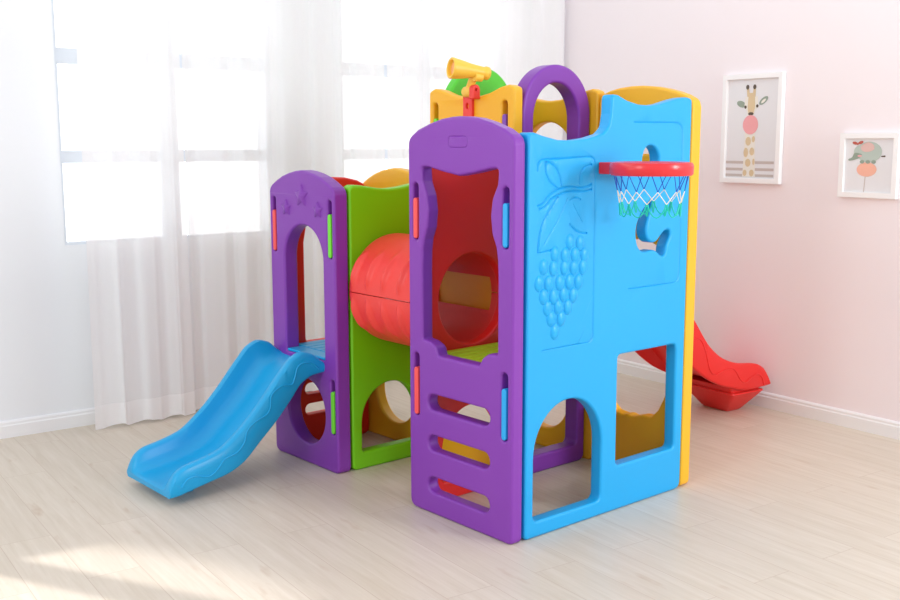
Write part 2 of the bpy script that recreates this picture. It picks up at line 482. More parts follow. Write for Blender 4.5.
# -- tunnel: two moulded half shells with short ribs
def tunnel_half(name, upper):
    bm = bmesh.new(); A0, A1 = -.494, 0.0; cv, cz = .285, .785; N, K = 100, 52
    def rad(t, th):
        e = min(t, 1-t)
        r = .232-.022*math.exp(-(e/.05)**2)
        s = math.sin(th)
        rib = 0
        for c in (.12, .33, .54, .75):
            dt = (t-c-.10*(abs(s)-.5)*.5)/.026
            if upper or True:
                w = math.exp(-((abs(s)-.42)/.26)**4)
                rib += .019*w*math.exp(-dt*dt)
        return r+rib
    g = .009
    th0, th1 = (g, PI-g) if upper else (PI+g, 2*PI-g)
    grids = []
    for off in (0, -.012):
        rows = []
        for i in range(N+1):
            t = i/N; row = []
            for k in range(K+1):
                th = th0+(th1-th0)*k/K
                r = (rad(t, th) if off == 0 else min(.208, rad(t, th)-.008))
                # theta 0 points to +v (rear)
                row.append(bm.verts.new((A0+(A1-A0)*t, cv+r*math.cos(th), cz+r*math.sin(th))))
            rows.append(row)
        grids.append(rows)
    o_, i_ = grids
    def hole(i, k):
        t = (i+.5)/N; th = th0+(th1-th0)*(k+.5)/K
        s = math.sin(th)*.232
        return math.cos(th) > 0 and .16 < t < .86 and -.085 < s < .07
    for i in range(N):
        for k in range(K):
            if hole(i, k): continue
            bm.faces.new((o_[i][k], o_[i+1][k], o_[i+1][k+1], o_[i][k+1]))
            bm.faces.new((i_[i][k], i_[i][k+1], i_[i+1][k+1], i_[i+1][k]))
    # close every open border between the two skins
    bm.edges.ensure_lookup_table()
    idx = {}
    for rows, oth in ((o_, i_),):
        for i in range(N+1):
            for k in range(K+1): idx[rows[i][k]] = oth[i][k]
    for e in [e for e in bm.edges if len(e.link_faces) == 1 and e.verts[0] in idx and e.verts[1] in idx]:
        a, b = e.verts
        try: bm.faces.new((a, b, idx[b], idx[a]))
        except ValueError: pass
    loose = [v for v in bm.verts if not v.link_faces]
    bmesh.ops.delete(bm, geom=loose, context='VERTS')
    return bm
tun = mesh_obj('tunnel', tunnel_half('u', True), M['coral'], toy, angle=45)
tun['label'] = 'coral red ribbed crawl tunnel between two towers'
mesh_obj('tunnel_lower_shell', tunnel_half('l', False), M['coral'], tun, angle=45)

# -- slides ------------------------------------------------------------------
def interp(tab, x):
    xs = [p[0] for p in tab]
    n = len(xs)
    if x <= xs[0]: return tab[0][1]
    if x >= xs[-1]: return tab[-1][1]
    i = max(j for j in range(n-1) if xs[j] <= x)
    h = xs[i+1]-xs[i]; t = (x-xs[i])/h
    def slope(j):
        if j == 0: return (tab[1][1]-tab[0][1])/(xs[1]-xs[0])
        if j == n-1: return (tab[-1][1]-tab[-2][1])/(xs[-1]-xs[-2])
        a = (tab[j][1]-tab[j-1][1])/(xs[j]-xs[j-1]); b = (tab[j+1][1]-tab[j][1])/(xs[j+1]-xs[j])
        return 0 if a*b <= 0 else 2*a*b/(a+b)
    m0, m1 = slope(i), slope(i+1)
    return ((2*t**3-3*t*t+1)*tab[i][1]+(t**3-2*t*t+t)*h*m0+(-2*t**3+3*t*t)*tab[i+1][1]+(t**3-t*t)*h*m1)

def slide_bm(W, rim, bed, bot, L, wave, n=72, lip=.03):
    """trough slide; x across (0 = the visible side), y = run from the tower, z up"""
    bm = bmesh.new(); rings = []
    w = W/2
    st = [L*i/n for i in range(n)] + [L-lip*.25, L-lip*.08, L]
    st = sorted(set(round(s, 5) for s in st))
    for s in st:
        zr, zb, zo = interp(rim, s), interp(bed, s), interp(bot, s)
        zr = max(zr, zb+.004)
        u_ = max(zo+.003, zb-.02)
        if s > L-.04 or s < .02: u_ = zo+.001
        h = zr-zb
        half = [(0, zb), (w-.125, zb), (w-.098, zb+h*.025), (w-.077, zb+h*.10), (w-.061, zb+h*.26), (w-.051, zb+h*.50), (w-.045, zb+h*.78), (w-.040, zr-.005), (w-.030, zr),
                (w-.016, zr), (w-.008, zr-.003), (w-.001, zr-.012), (w, zr-.02-.3*(zr-zo-.03)), (w-.002, zo+.012), (w-.006, zo+.003), (w-.012, zo), (w-.022, zo), (w-.026, (zo+u_)/2), (w-.034, u_), (0, u_)]
        loop = half + [(-x, z) for x, z in reversed(half[1:-1])]
        rings.append([bm.verts.new((x, s, z)) for x, z in loop])
    for a, b in zip(rings, rings[1:]):
        m = len(a)
        for k in range(m):
            bm.faces.new((a[k], a[(k+1) % m], b[(k+1) % m], b[k]))
    bm.faces.new(rings[0]); bm.faces.new(rings[-1])
    # wavy moulded line on both cheeks
    for sx in (-1, 1):
        tube_bm([[(sx*(w-.0005), a, b) for a, b in smooth(wave, 8, False)]], .0038, bm=bm)
    return bm

def place(bm, org, ang, mirror_y=1):
    m = Matrix.Translation(org) @ Matrix.Rotation(ang, 4, 'Z')
    bm.transform(m)
    return bm

# blue slide leaves the door board towards -v
rimB = [(-.034, .474), (.0, .476), (.018, .489), (.056, .520), (.106, .532), (.155, .513), (.205, .462), (.323, .329), (.40, .256), (.497, .188), (.589, .162), (.655, .148), (.69, .128), (.712, .098), (.724, .07)]
bedB = [(-.034, .466), (.0, .462), (.05, .448), (.106, .408), (.155, .362), (.205, .313), (.323, .195), (.40, .136), (.497, .094), (.589, .074), (.667, .064), (.71, .060), (.724, .054)]
botB = [(-.034, .434), (.048, .427), (.109, .402), (.169, .335), (.23, .268), (.318, .186), (.404, .110), (.473, .080), (.54, .066), (.62, .050), (.69, .036), (.724, .034)]
bedB = [(s, max(z, interp(botB, s)+.02)) for s, z in bedB]
waveB = [(.03, .452), (.075, .485), (.13, .478), (.15, .43), (.165, .405), (.215, .405), (.262, .375), (.27, .325), (.29, .297), (.345, .275), (.38, .245), (.395, .20), (.43, .165), (.485, .148), (.52, .112), (.56, .092), (.61, .105), (.65, .10), (.675, .07)]
bm = slide_bm(.396, rimB, bedB, botB, .724, waveB)
place(bm, (-.772, 0, 0), PI)
sl = mesh_obj('slide', bm, M['slideblue'], toy, angle=48)
sl['label'] = 'blue slide with a wavy line on its cheek'
bm = curve_mesh([rpoly([(-.90, -.655), (-.70, -.655), (-.70, -.55), (-.90, -.55)], .03)], .024, .006)
bm.transform(Matrix.Translation((0, 0, .024)))
mesh_obj('slide_foot', bm, M['slideblue'], sl, wn=True, angle=50)

# red slide leaves the rear tower towards +v, turned a little
rimR = [(.0, .84), (.05, .87), (.15, .94), (.28, .94), (.40, .885), (.55, .775), (.65, .665), (.752, .541), (.857, .408), (.90, .37), (.948, .336), (1.02, .303), (1.09, .284), (1.219, .267), (1.27, .245), (1.30, .212), (1.328, .165)]
botR = [(.0, .72), (.2, .65), (.389, .56), (.571, .44), (.70, .345), (.775, .285), (.874, .222), (1.007, .169), (1.174, .137), (1.289, .140), (1.328, .143)]
bedR = [(.0, .80), (.15, .80), (.28, .77), (.40, .74), (.55, .63), (.65, .53), (.752, .425), (.857, .315), (.948, .245), (1.09, .192), (1.219, .174), (1.30, .168), (1.328, .158)]
waveR = [(.60, .54), (.66, .53), (.72, .452), (.79, .44), (.83, .375), (.865, .282), (.91, .25), (.98, .268), (1.04, .262), (1.09, .205), (1.13, .182), (1.18, .205), (1.22, .215), (1.255, .195), (1.275, .15)]
bm = slide_bm(.40, rimR, bedR, botR, 1.328, waveR)
a = R(-7)
org = Vector((-.042, 1.03, 0)) + Matrix.Rotation(a, 3, 'Z') @ Vector((-.20, -.03, 0))
place(bm, org, a)
# trim what would enter the tower's back board
geom = bmesh.ops.bisect_plane(bm, geom=bm.verts[:]+bm.edges[:]+bm.faces[:], plane_co=(0, 1.0145, 0), plane_no=(0, -1, 0), clear_outer=True)
eds = [e for e in geom['geom_cut'] if isinstance(e, bmesh.types.BMEdge)]
bmesh.ops.holes_fill(bm, edges=eds)
rs = mesh_obj('slide', bm, M['red'], toy, angle=48)
rs['label'] = 'red slide running down towards the pink wall'
# its flared foot
bm = bmesh.new()
lv = [((-.165, .165), (1.105, 1.265), 0), ((-.165, .165), (1.105, 1.265), .0), ((-.255, .255), (1.06, 1.30), .118), ((-.235, .235), (1.075, 1.285), .118), ((-.235, .235), (1.075, 1.285), .152)]
lv = [((-.085, .075), (1.14, 1.235), 0), ((-.095, .085), (1.13, 1.245), .006), ((-.185, .185), (1.055, 1.298), .118), ((-.183, .183), (1.057, 1.296), .124), ((-.165, .165), (1.07, 1.285), .124), ((-.165, .165), (1.07, 1.285), .150)]
rings = []
for (xa, xb), (ya, yb), z in lv:
    lp = rpoly([(xa, ya), (xb, ya), (xb, yb), (xa, yb)], .02, 4)
    rings.append([bm.verts.new((x, y, z)) for x, y in lp])
for p, q in zip(rings, rings[1:]):
    m = len(p)
    for k in range(m): bm.faces.new((p[k], p[(k+1) % m], q[(k+1) % m], q[k]))
bm.faces.new(rings[0]); bm.faces.new(rings[-1])
place(bm, org, a)
f = mesh_obj('slide_foot', bm, M['red'], rs, angle=40)
f['label'] = 'flared red foot under the red slide'

# -- basketball hoop ---------------------------------------------------------
hx, hy, hr = .772, .458, .131
bm = bmesh.new()
prof = [(hr-.012, 1.289), (hr+.006, 1.285), (hr+.012, 1.290), (hr+.013, 1.318), (hr+.008, 1.329), (hr-.004, 1.331), (hr-.012, 1.327)]
n = 72; rg = []
for k in range(n):
    t = 2*PI*k/n
    rg.append([bm.verts.new((hx+r*math.cos(t), hy+r*math.sin(t), z)) for r, z in prof])
for k in range(n):
    p, q = rg[k], rg[(k+1) % n]
    for j in range(len(prof)):
        jj = (j+1) % len(prof); bm.faces.new((p[j], q[j], q[jj], p[jj]))
hoop = mesh_obj('basketball_hoop', bm, M['hoopred'], toy, angle=50); hoop['label'] = 'red basketball hoop on the blue wall'
bm = curve_mesh([rpoly([(.566, hy-.040), (.585, hy-.042), (.650, hy-.05), (.650, hy+.06), (.585, hy+.075), (.566, hy+.075)], .008)], .021, .004)
bm.transform(Matrix.Translation((0, 0, 1.307)))
mesh_obj('bracket', bm, M['hoopred'], hoop, wn=True, angle=50)
# net: crossed cords in three colours
bm = bmesh.new(); NN = 10
lev = [(hr-.002, 1.292), (hr-.016, 1.232), (.108, 1.19), (.10, 1.172)]
def pt(a, l, dz=0):
    r, z = lev[l] if isinstance(l, int) else l
    t = 2*PI*a/NN+.25
    return (hx+r*math.cos(t), hy+r*math.sin(t), z+dz)
def sag(p, q, s, n=8):
    P, Q = Vector(p), Vector(q)
    return [tuple(P.lerp(Q, k/n)-Vector((0, 0, s*4*(k/n)*(1-k/n)))) for k in range(n+1)]
for k in range(NN):
    top1, top2 = pt(k-.18, 0), pt(k+.18, 0)
    tube_bm([sag(top1, pt(k-.5, 1), .0, 2), sag(top2, pt(k+.5, 1), 0, 2)], 0.0015, bm=bm, mi=0, res=1)
    tube_bm([sag(pt(k-.5, 1), pt(k, 2), 0, 2), sag(pt(k+.5, 1), pt(k, 2), 0, 2)], 0.0015, bm=bm, mi=1, res=1)
    tube_bm([sag(pt(k, 2), pt(k+1, 2), .045), sag(pt(k-.06, 2), pt(k-.03, (.098, 1.15)), 0, 2), sag(pt(k+.06, 2), pt(k+.03, (.098, 1.15)), 0, 2)], .0024, bm=bm, mi=2, res=1)
net = mesh_obj('net', bm, [M['cordblue'], M['cordwhite'], M['cordteal']], hoop)
net['label'] = 'blue, white and teal cord net'

# -- telescope ---------------------------------------------------------------
ax = Vector((-.30, -.955, .11)).normalized(); tc_ = Vector((-.165, .480, 1.684))
bm = bmesh.new()
m = frame_to(tc_, ax)
revolve(bm, [(-.066, .0), (-.068, .022), (-.064, .026), (-.050, .0275), (-.044, .024), (-.03, .025), (.02, .030), (.055, .037), (.075, .040), (.098, .043), (.104, .0425), (.106, .039), (.104, .034), (.09, .031), (.088, .0)], m, 36, cap=False)
bmesh.ops.remove_doubles(bm, verts=bm.verts[:], dist=1e-5)
scope = mesh_obj('telescope', bm, M['tele'], toy, angle=50); scope['label'] = 'yellow toy telescope'
bm = bmesh.new(); revolve(bm, [(.0895, .030), (.093, .024), (.094, 0.0005)], m, 28)
mesh_obj('lens', bm, M['lens'], scope)
bm = bmesh.new()
bx = tcn
tube_bm([[(bx+.016, .484, 1.603), (bx+.024, .484, 1.622), (bx+.040, .483, 1.652), (bx+.048, .480, 1.675)]], .017, bm=bm, res=4)
revolve(bm, [(-.030, .0), (-.030, .018), (-.024, .022), (.022, .022), (.022, .0)], frame_to((bx+.022, .482, 1.603), (1, 0, 0)), 24, cap=False)
revolve(bm, [(-.016, .0), (-.016, .017), (.02, .017), (.024, .012), (.024, 0)], frame_to((-.150, .485, 1.660), (.1, 1, 0)), 20, cap=False)
bmesh.ops.remove_doubles(bm, verts=bm.verts[:], dist=1e-5)
mesh_obj('post', bm, M['tele'], scope, angle=50)
bm = panel_bm([rpoly([(bx-.026, 1.42), (bx+.03, 1.42), (bx+.03, 1.595), (bx-.026, 1.595)], .008), ellipse(bx, 1.547, .009, .012, 20)], 'v', .488, .503, .003)
b2 = panel_bm([[(x, y) for x, y in arch(.462, .503, 1.573, 1.61, 1.631, .006, 16)], ellipse(.4825, 1.610, .006, .006, 14)], 'u', bx+.066, bx+.040, .004)
me = bpy.data.meshes.new('x'); b2.to_mesh(me); b2.free(); bm.from_mesh(me)
mo = mesh_obj('mount_bracket', bm, M['clipred'] if False else M['coral'], scope, wn=True, angle=50); mo['label'] = 'red mount bracket'

# ------------------------------------------------------------------ the room (turned 4.2 degrees against the toy)
room = R(-4.2)
RM = Matrix.Rotation(room, 4, 'Z')
EW, NW = -1.942, 2.383          # inner faces of the window wall and of the pink wall
def struct(name, bm, mat, parent=None, kind='structure', **kw):
    bm.transform(RM) if parent is None or True else None
    o = mesh_obj(name, bm, mat, parent, **kw)
    if parent is None: o['kind'] = kind
    return o

# floor: pale oak planks running away from the window wall
def floor_mat():
    m, nt, b = nodes('pale_oak_planks')
    N = nt.nodes.new; L = nt.links.new
    tc = N('ShaderNodeTexCoord')
    mp = N('ShaderNodeMapping'); mp.inputs['Rotation'].default_value = (0, 0, R(6.4)); L(tc.outputs['Object'], mp.inputs['Vector'])
    mp.inputs['Location'].default_value = (0, .012, 0)
    br = N('ShaderNodeTexBrick'); br.offset = .37; br.squash = 1
    br.inputs['Scale'].default_value = 1; br.inputs['Brick Width'].default_value = 1.25; br.inputs['Row Height'].default_value = .175
    br.inputs['Mortar Size'].default_value = .0013; br.inputs['Mortar Smooth'].default_value = .3; br.inputs['Bias'].default_value = 0
    br.inputs['Color1'].default_value = (0, 0, 0, 1); br.inputs['Color2'].default_value = (1, 1, 1, 1); br.inputs['Mortar'].default_value = (.5, .5, .5, 1)
    L(mp.outputs['Vector'], br.inputs['Vector'])
    # grain: noise stretched along the plank, shifted per plank
    add = N('ShaderNodeVectorMath'); add.operation = 'MULTIPLY_ADD'
    add.inputs[1].default_value = (3.1, 7.7, 5); L(br.outputs['Color'], add.inputs[0]); L(mp.outputs['Vector'], add.inputs[2])
    mg = N('ShaderNodeMapping'); mg.inputs['Scale'].default_value = (1.6, 26, 1); L(add.outputs['Vector'], mg.inputs['Vector'])
    ng = N('ShaderNodeTexNoise'); ng.inputs['Scale'].default_value = 1.6; ng.inputs['Detail'].default_value = 7; ng.inputs['Roughness'].default_value = .62; ng.inputs['Distortion'].default_value = .6
    L(mg.outputs['Vector'], ng.inputs['Vector'])
    rp = N('ShaderNodeValToRGB')
    e = rp.color_ramp.elements
    e[0].position = .30; e[0].color = srgb(209, 196, 178); e[1].position = .68; e[1].color = srgb(222, 211, 196)
    L(ng.outputs['Fac'], rp.inputs['Fac'])
    nk = N('ShaderNodeTexNoise'); nk.inputs['Scale'].default_value = 3.2; nk.inputs['Detail'].default_value = 3
    mk = N('ShaderNodeMapping'); mk.inputs['Scale'].default_value = (1.3, 5, 1); L(add.outputs['Vector'], mk.inputs['Vector']); L(mk.outputs['Vector'], nk.inputs['Vector'])
    rk = N('ShaderNodeValToRGB'); rk.color_ramp.elements[0].position = .66; rk.color_ramp.elements[0].color = (0, 0, 0, 1); rk.color_ramp.elements[1].position = .80; rk.color_ramp.elements[1].color = (.5, .5, .5, 1)
    L(nk.outputs['Fac'], rk.inputs['Fac'])
    mx = N('ShaderNodeMixRGB'); mx.inputs['Color2'].default_value = srgb(186, 156, 128)
    L(rk.outputs['Color'], mx.inputs['Fac']); L(rp.outputs['Color'], mx.inputs['Color1'])
    tint = N('ShaderNodeMixRGB'); tint.blend_type = 'MULTIPLY'; tint.inputs['Fac'].default_value = 1
    r2 = N('ShaderNodeValToRGB'); r2.color_ramp.elements[0].color = (.965, .962, .958, 1); r2.color_ramp.elements[1].color = (1, 1, 1, 1)
    L(br.outputs['Color'], r2.inputs['Fac']); L(mx.outputs['Color'], tint.inputs['Color1']); L(r2.outputs['Color'], tint.inputs['Color2'])
    gap = N('ShaderNodeMixRGB'); gap.inputs['Color2'].default_value = srgb(196, 178, 160)
    L(br.outputs['Fac'], gap.inputs['Fac']); L(tint.outputs['Color'], gap.inputs['Color1'])
    L(gap.outputs['Color'], b.inputs['Base Color'])
    b.inputs['Roughness'].default_value = .38
    b.inputs['Specular IOR Level'].default_value = .4
    bp = N('ShaderNodeBump'); bp.inputs['Strength'].default_value = .12; bp.inputs['Distance'].default_value = .004
    inv = N('ShaderNodeMath'); inv.operation = 'SUBTRACT'; inv.inputs[0].default_value = 1
    L(br.outputs['Fac'], inv.inputs[1]); L(inv.outputs['Value'], bp.inputs['Height']); L(bp.outputs['Normal'], b.inputs['Normal'])
    return m
E1, N0 = 7.0, -6.5
bm = bmesh.new(); box(bm, (EW-.2, N0, -.06), (E1, NW+.2, 0))
struct('floor', bm, floor_mat(), smooth=False)

# window wall with three window openings (the third lies before the frame's left edge)
WINS = [(-.69, .44, -.175, -.09), (.88, 2.03, 1.415, 1.50), (-3.0, -1.75, -2.42, -2.33)]
SILL, HEAD, WH = .905, 2.42, 2.9
def rect(x0, x1, y0, y1): return [(x0, y0), (x1, y0), (x1, y1), (x0, y1)]
cu_loops = [rect(N0, NW+.2, 0, WH)] + [rect(a, b, SILL, HEAD) for a, b, _, _ in WINS]
bm = curve_mesh(cu_loops, .09, 0)
bm.transform(plane_matrix('u', EW-.09))
struct('wall_left', bm, M['wall'], smooth=False)
bm = bmesh.new(); box(bm, (EW, NW, 0), (E1, NW+.18, WH))
struct('wall_right', bm, M['pink'], smooth=False)
def glass():
    m = bpy.data.materials.new('window_glass'); m.use_nodes = True; nt = m.node_tree
    nt.nodes.remove(nt.nodes['Principled BSDF'])
    t = nt.nodes.new('ShaderNodeBsdfTransparent'); g = nt.nodes.new('ShaderNodeBsdfGlossy'); g.inputs['Roughness'].default_value = .02
    fr = nt.nodes.new('ShaderNodeFresnel'); fr.inputs['IOR'].default_value = 1.45
    mx = nt.nodes.new('ShaderNodeMixShader')
    nt.links.new(fr.outputs[0], mx.inputs[0]); nt.links.new(t.outputs[0], mx.inputs[1]); nt.links.new(g.outputs[0], mx.inputs[2])
    nt.links.new(mx.outputs[0], nt.nodes['Material Output'].inputs[0])
    return m
GL = glass()
BARS = ((1.30, 1.36), (1.772, 1.845))
for i, (a, b, m0, m1) in enumerate(WINS):
    bm = curve_mesh([rect(a, b, SILL, HEAD), rect(a+.012, b-.012, SILL+.012, HEAD-.012)], .03, 0)
    bm.transform(plane_matrix('u', EW-.035))
    w = struct('window_%d' % (i+1), bm, M['sash'], smooth=False)
    bm = bmesh.new(); box(bm, (EW-.06, m0, SILL+.012), (EW-.01, m1, HEAD-.012)); struct('mullion', bm, M['sash'], w, smooth=False)
    for z0, z1 in BARS:
        for p, q in ((a+.012, m0), (m1, b-.012)):
            bm = bmesh.new(); box(bm, (EW-.056, p, z0), (EW-.014, q, z1)); struct('transom', bm, M['sash'], w, smooth=False)
    for p, q in ((a+.012, m0), (m1, b-.012)):
        bm = bmesh.new(); box(bm, (EW-.038, p, SILL+.012), (EW-.034, q, HEAD-.012)); struct('pane', bm, GL, w, smooth=False)

# baseboards
def base_profile(bm, along, a, b):
    pr = [(0, 0), (.016, 0), (.016, .058), (.012, .064), (.012, .074), (.006, .082), (0, .082)]
    r0, r1 = [], []
    for d, z in pr:
        if along == 'n': r0.append(bm.verts.new((EW+d, a, z))); r1.append(bm.verts.new((EW+d, b, z)))
        else: r0.append(bm.verts.new((a, NW-d, z))); r1.append(bm.verts.new((b, NW-d, z)))
    m = len(pr)
    for k in range(m): bm.faces.new((r0[k], r0[(k+1) % m], r1[(k+1) % m], r1[k]))
    bm.faces.new(r0); bm.faces.new(r1)
bm = bmesh.new(); base_profile(bm, 'n', N0, NW-.016); struct('baseboard_left', bm, M['white'], smooth=False)
bm = bmesh.new(); base_profile(bm, 'e', EW, E1); struct('baseboard_right', bm, M['white'], smooth=False)

# sheer curtains
def sheer():
    m = bpy.data.materials.new('sheer_fabric'); m.use_nodes = True; nt = m.node_tree
    nt.nodes.remove(nt.nodes['Principled BSDF'])
    N = nt.nodes.new; L = nt.links.new
    tr = N('ShaderNodeBsdfTransparent'); tl = N('ShaderNodeBsdfTranslucent'); df = N('ShaderNodeBsdfDiffuse')
    for s in (tl, df): s.inputs['Color'].default_value = (.985, .99, 1.0, 1)
    a = N('ShaderNodeMixShader'); a.inputs[0].default_value = .20; L(df.outputs[0], a.inputs[1]); L(tl.outputs[0], a.inputs[2])
    b = N('ShaderNodeMixShader'); L(tr.outputs[0], b.inputs[1]); L(a.outputs[0], b.inputs[2])
    tc = N('ShaderNodeTexCoord'); sx = N('ShaderNodeSeparateXYZ'); L(tc.outputs['Object'], sx.inputs[0])
    lt = N('ShaderNodeMath'); lt.operation = 'LESS_THAN'; lt.inputs[1].default_value = .125; L(sx.outputs['Z'], lt.inputs[0])
    wv = N('ShaderNodeTexNoise'); wv.inputs['Scale'].default_value = 400; L(tc.outputs['Object'], wv.inputs['Vector'])
    mr = N('ShaderNodeMapRange'); mr.inputs['To Min'].default_value = .80; mr.inputs['To Max'].default_value = .88; L(wv.outputs['Fac'], mr.inputs['Value'])
    ad = N('ShaderNodeMath'); ad.operation = 'MULTIPLY_ADD'; ad.inputs[1].default_value = .22; L(lt.outputs[0], ad.inputs[0]); L(mr.outputs[0], ad.inputs[2]); ad.use_clamp = True
    L(ad.outputs[0], b.inputs[0])
    L(b.outputs[0], nt.nodes['Material Output'].inputs[0])
    return m
SH = sheer()
def curtain(n0, n1, seed, folds, off, lean=0.0, amp=.0105):
    rnd = random.Random(seed)
    ph = [rnd.uniform(0, 6.28) for _ in range(6)]
    bm = bmesh.new(); NX, NZ = int(260*(n1-n0)), 26
    rows = []
    for j in range(NZ+1):
        z = .012+(2.62-.012)*j/NZ; row = []
        h = j/NZ
        for i in range(NX+1):
            t = i/NX
            tw = t+.018*math.sin(2*PI*t*2.3+ph[0])+.012*math.sin(2*PI*t*5.1+ph[1])
            a = amp*(1.1-.35*h)
            w = a*math.sin(2*PI*folds*tw+ph[2]+.35*math.sin(3*h+ph[4]))+.22*a*math.sin(2*PI*folds*2.1*tw+ph[3]+.8*h)
            w = w+.06*a*math.sin(2*PI*folds*4.3*tw+ph[5])
            off_ = off if off < .18 else .11+(off-.11)*min(1, max(0, (t-.55)/.4))**1.5
            n = n0+(n1-n0)*t+lean*(1-h)**1.5*t+.01*math.sin(2*PI*folds*tw+ph[3])*(1-h)
            row.append(bm.verts.new((EW+off_+w, n, z+(.006*math.sin(2*PI*folds*tw+ph[1]) if j == 0 else 0))))
        rows.append(row)
    for r0, r1 in zip(rows, rows[1:]):
        for i in range(NX): bm.faces.new((r0[i], r0[i+1], r1[i+1], r1[i]))
    bm.transform(RM)
    o = mesh_obj('sheer_curtain', bm, SH)
    return o
G = 'white sheer curtains at the window wall'
tag(curtain(-.63, -.13, 3, 3.4, .15, .02), 'white sheer curtain panel nearest the bare wall, left of the blue slide', 'curtain', G)
tag(curtain(-.10, 1.10, 8, 8, .10, 0), 'white sheer curtain panel directly behind the blue slide and the starred board', 'curtain', G)
tag(curtain(1.12, 2.352, 5, 9, .245, 0), 'white sheer curtain panel in the corner beside the pink wall', 'curtain', G)

# ------------------------------------------------------------------ pictures on the pink wall
PM = dict(paper=plain('print_paper', (234, 234, 238), .5), cream=plain('print_cream', (240, 236, 228)), tan=plain('print_tan', (222, 200, 162)), brown=plain('print_brown', (92, 78, 66)),
          sage=plain('print_sage', (150, 166, 152)), pink=plain('print_pink', (244, 170, 174)), stripe=plain('print_stripe', (200, 188, 184)), peach=plain('print_peach', (247, 186, 164)),
          sage2=plain('print_sage_light', (188, 202, 194)), rose=plain('print_rose', (226, 190, 184)), bow=plain('print_bow', (196, 96, 84)))
PN = list(PM)
def flat(bm, pts, d, key):
    # one printed shape, d metres in front of the paper; coordinates in metres on the wall (e, z)
    vs = [bm.verts.new((x, NW-d, y)) for x, y in pts]
    f = bm.faces.new(vs); f.material_index = PN.index(key)
def picture(name, e0, e1, z0, z1, fw, depth, art, label):
    root = bpy.data.objects.new(name, None)
    root.location = RM @ Vector(((e0+e1)/2, NW, z0)); root.rotation_euler = (0, 0, room); link(root)
    tag(root, label, 'picture')
    inv = (Matrix.Translation(root.location) @ RM).inverted()
    bm = curve_mesh([rect(e0, e1, z0, z1), rect(e0+fw, e1-fw, z0+fw, z1-fw)], depth/2, .002, 1)
    bm.transform(Matrix.Translation((0, NW-depth/2-.001, 0)) @ plane_matrix('v', 0)); bm.transform(inv @ RM)
    mesh_obj('picture_frame', bm, M['frame'], root, wn=True, angle=40)
    bm = bmesh.new(); box(bm, (e0+fw-.003, NW-.012, z0+fw-.003), (e1-fw+.003, NW-.003, z1-fw+.003))
    art(bm)
    bmesh.ops.transform(bm, matrix=inv @ RM, verts=bm.verts[:])
    me = bpy.data.meshes.new('print'); bm.to_mesh(me); bm.free()
    o = bpy.data.objects.new('print', me); link(o, root)
    for k in PN: me.materials.append(PM[k])
    return root
def giraffe(bm):
    e0, z1 = -.466, 1.748
    X = lambda x: e0+(x-38)/297*.378
    Z = lambda y: z1-(y-40)/530*.565
    Pp = lambda pts: [(X(x), Z(y)) for x, y in pts]
    el = lambda cx, cy, rx, ry, n=24, rot=0: Pp([(cx+rx*math.cos(2*PI*k/n)*math.cos(rot)-ry*math.sin(2*PI*k/n)*math.sin(rot), cy+rx*math.cos(2*PI*k/n)*math.sin(rot)+ry*math.sin(2*PI*k/n)*math.cos(rot)) for k in range(n)])
    d = .0126
    for y in (462, 496, 526): flat(bm, Pp([(58, y), (300, y), (300, y+13), (58, y+13)]), d, 'stripe')
    flat(bm, Pp([(152, 320), (202, 320), (206, 440), (210, 538), (146, 538), (150, 440)]), d+.0004, 'cream')
    for cx, cy, rx, ry in ((170, 365, 14, 22), (195, 355, 8, 16), (160, 420, 12, 24), (190, 415, 12, 20), (172, 470, 14, 20), (158, 520, 10, 16), (192, 520, 12, 17), (200, 465, 6, 16)):
        flat(bm, el(cx, cy, rx, ry, 10), d+.0008, 'tan')
    flat(bm, el(128, 184, 24, 15, 18, .45), d+.0004, 'sage'); flat(bm, el(238, 170, 27, 13, 18, -.75), d+.0004, 'sage')
    flat(bm, el(238, 172, 15, 6, 14, -.75), d+.0008, 'cream')
    flat(bm, Pp([(148, 150), (208, 148), (212, 190), (200, 215), (192, 240), (162, 240), (156, 216), (144, 190)]), d+.0006, 'cream')
    flat(bm, Pp([(164, 132), (194, 130), (198, 200), (190, 232), (166, 232), (160, 200)]), d+.0009, 'tan')
    for x, k in ((160, -5), (187, 3)):
        flat(bm, Pp([(x-4+k, 100), (x+8+k, 100), (x+11, 150), (x-3, 150)]), d+.0010, 'tan'); flat(bm, el(x+2+k, 103, 8, 12, 12), d+.0012, 'brown')
    flat(bm, el(150, 199, 6, 8, 12), d+.0012, 'brown'); flat(bm, el(208, 195, 6, 8, 12), d+.0012, 'brown')
    flat(bm, el(178, 232, 14, 8, 14), d+.0012, 'brown')
    flat(bm, el(178, 285, 38, 47, 32), d+.0014, 'pink')
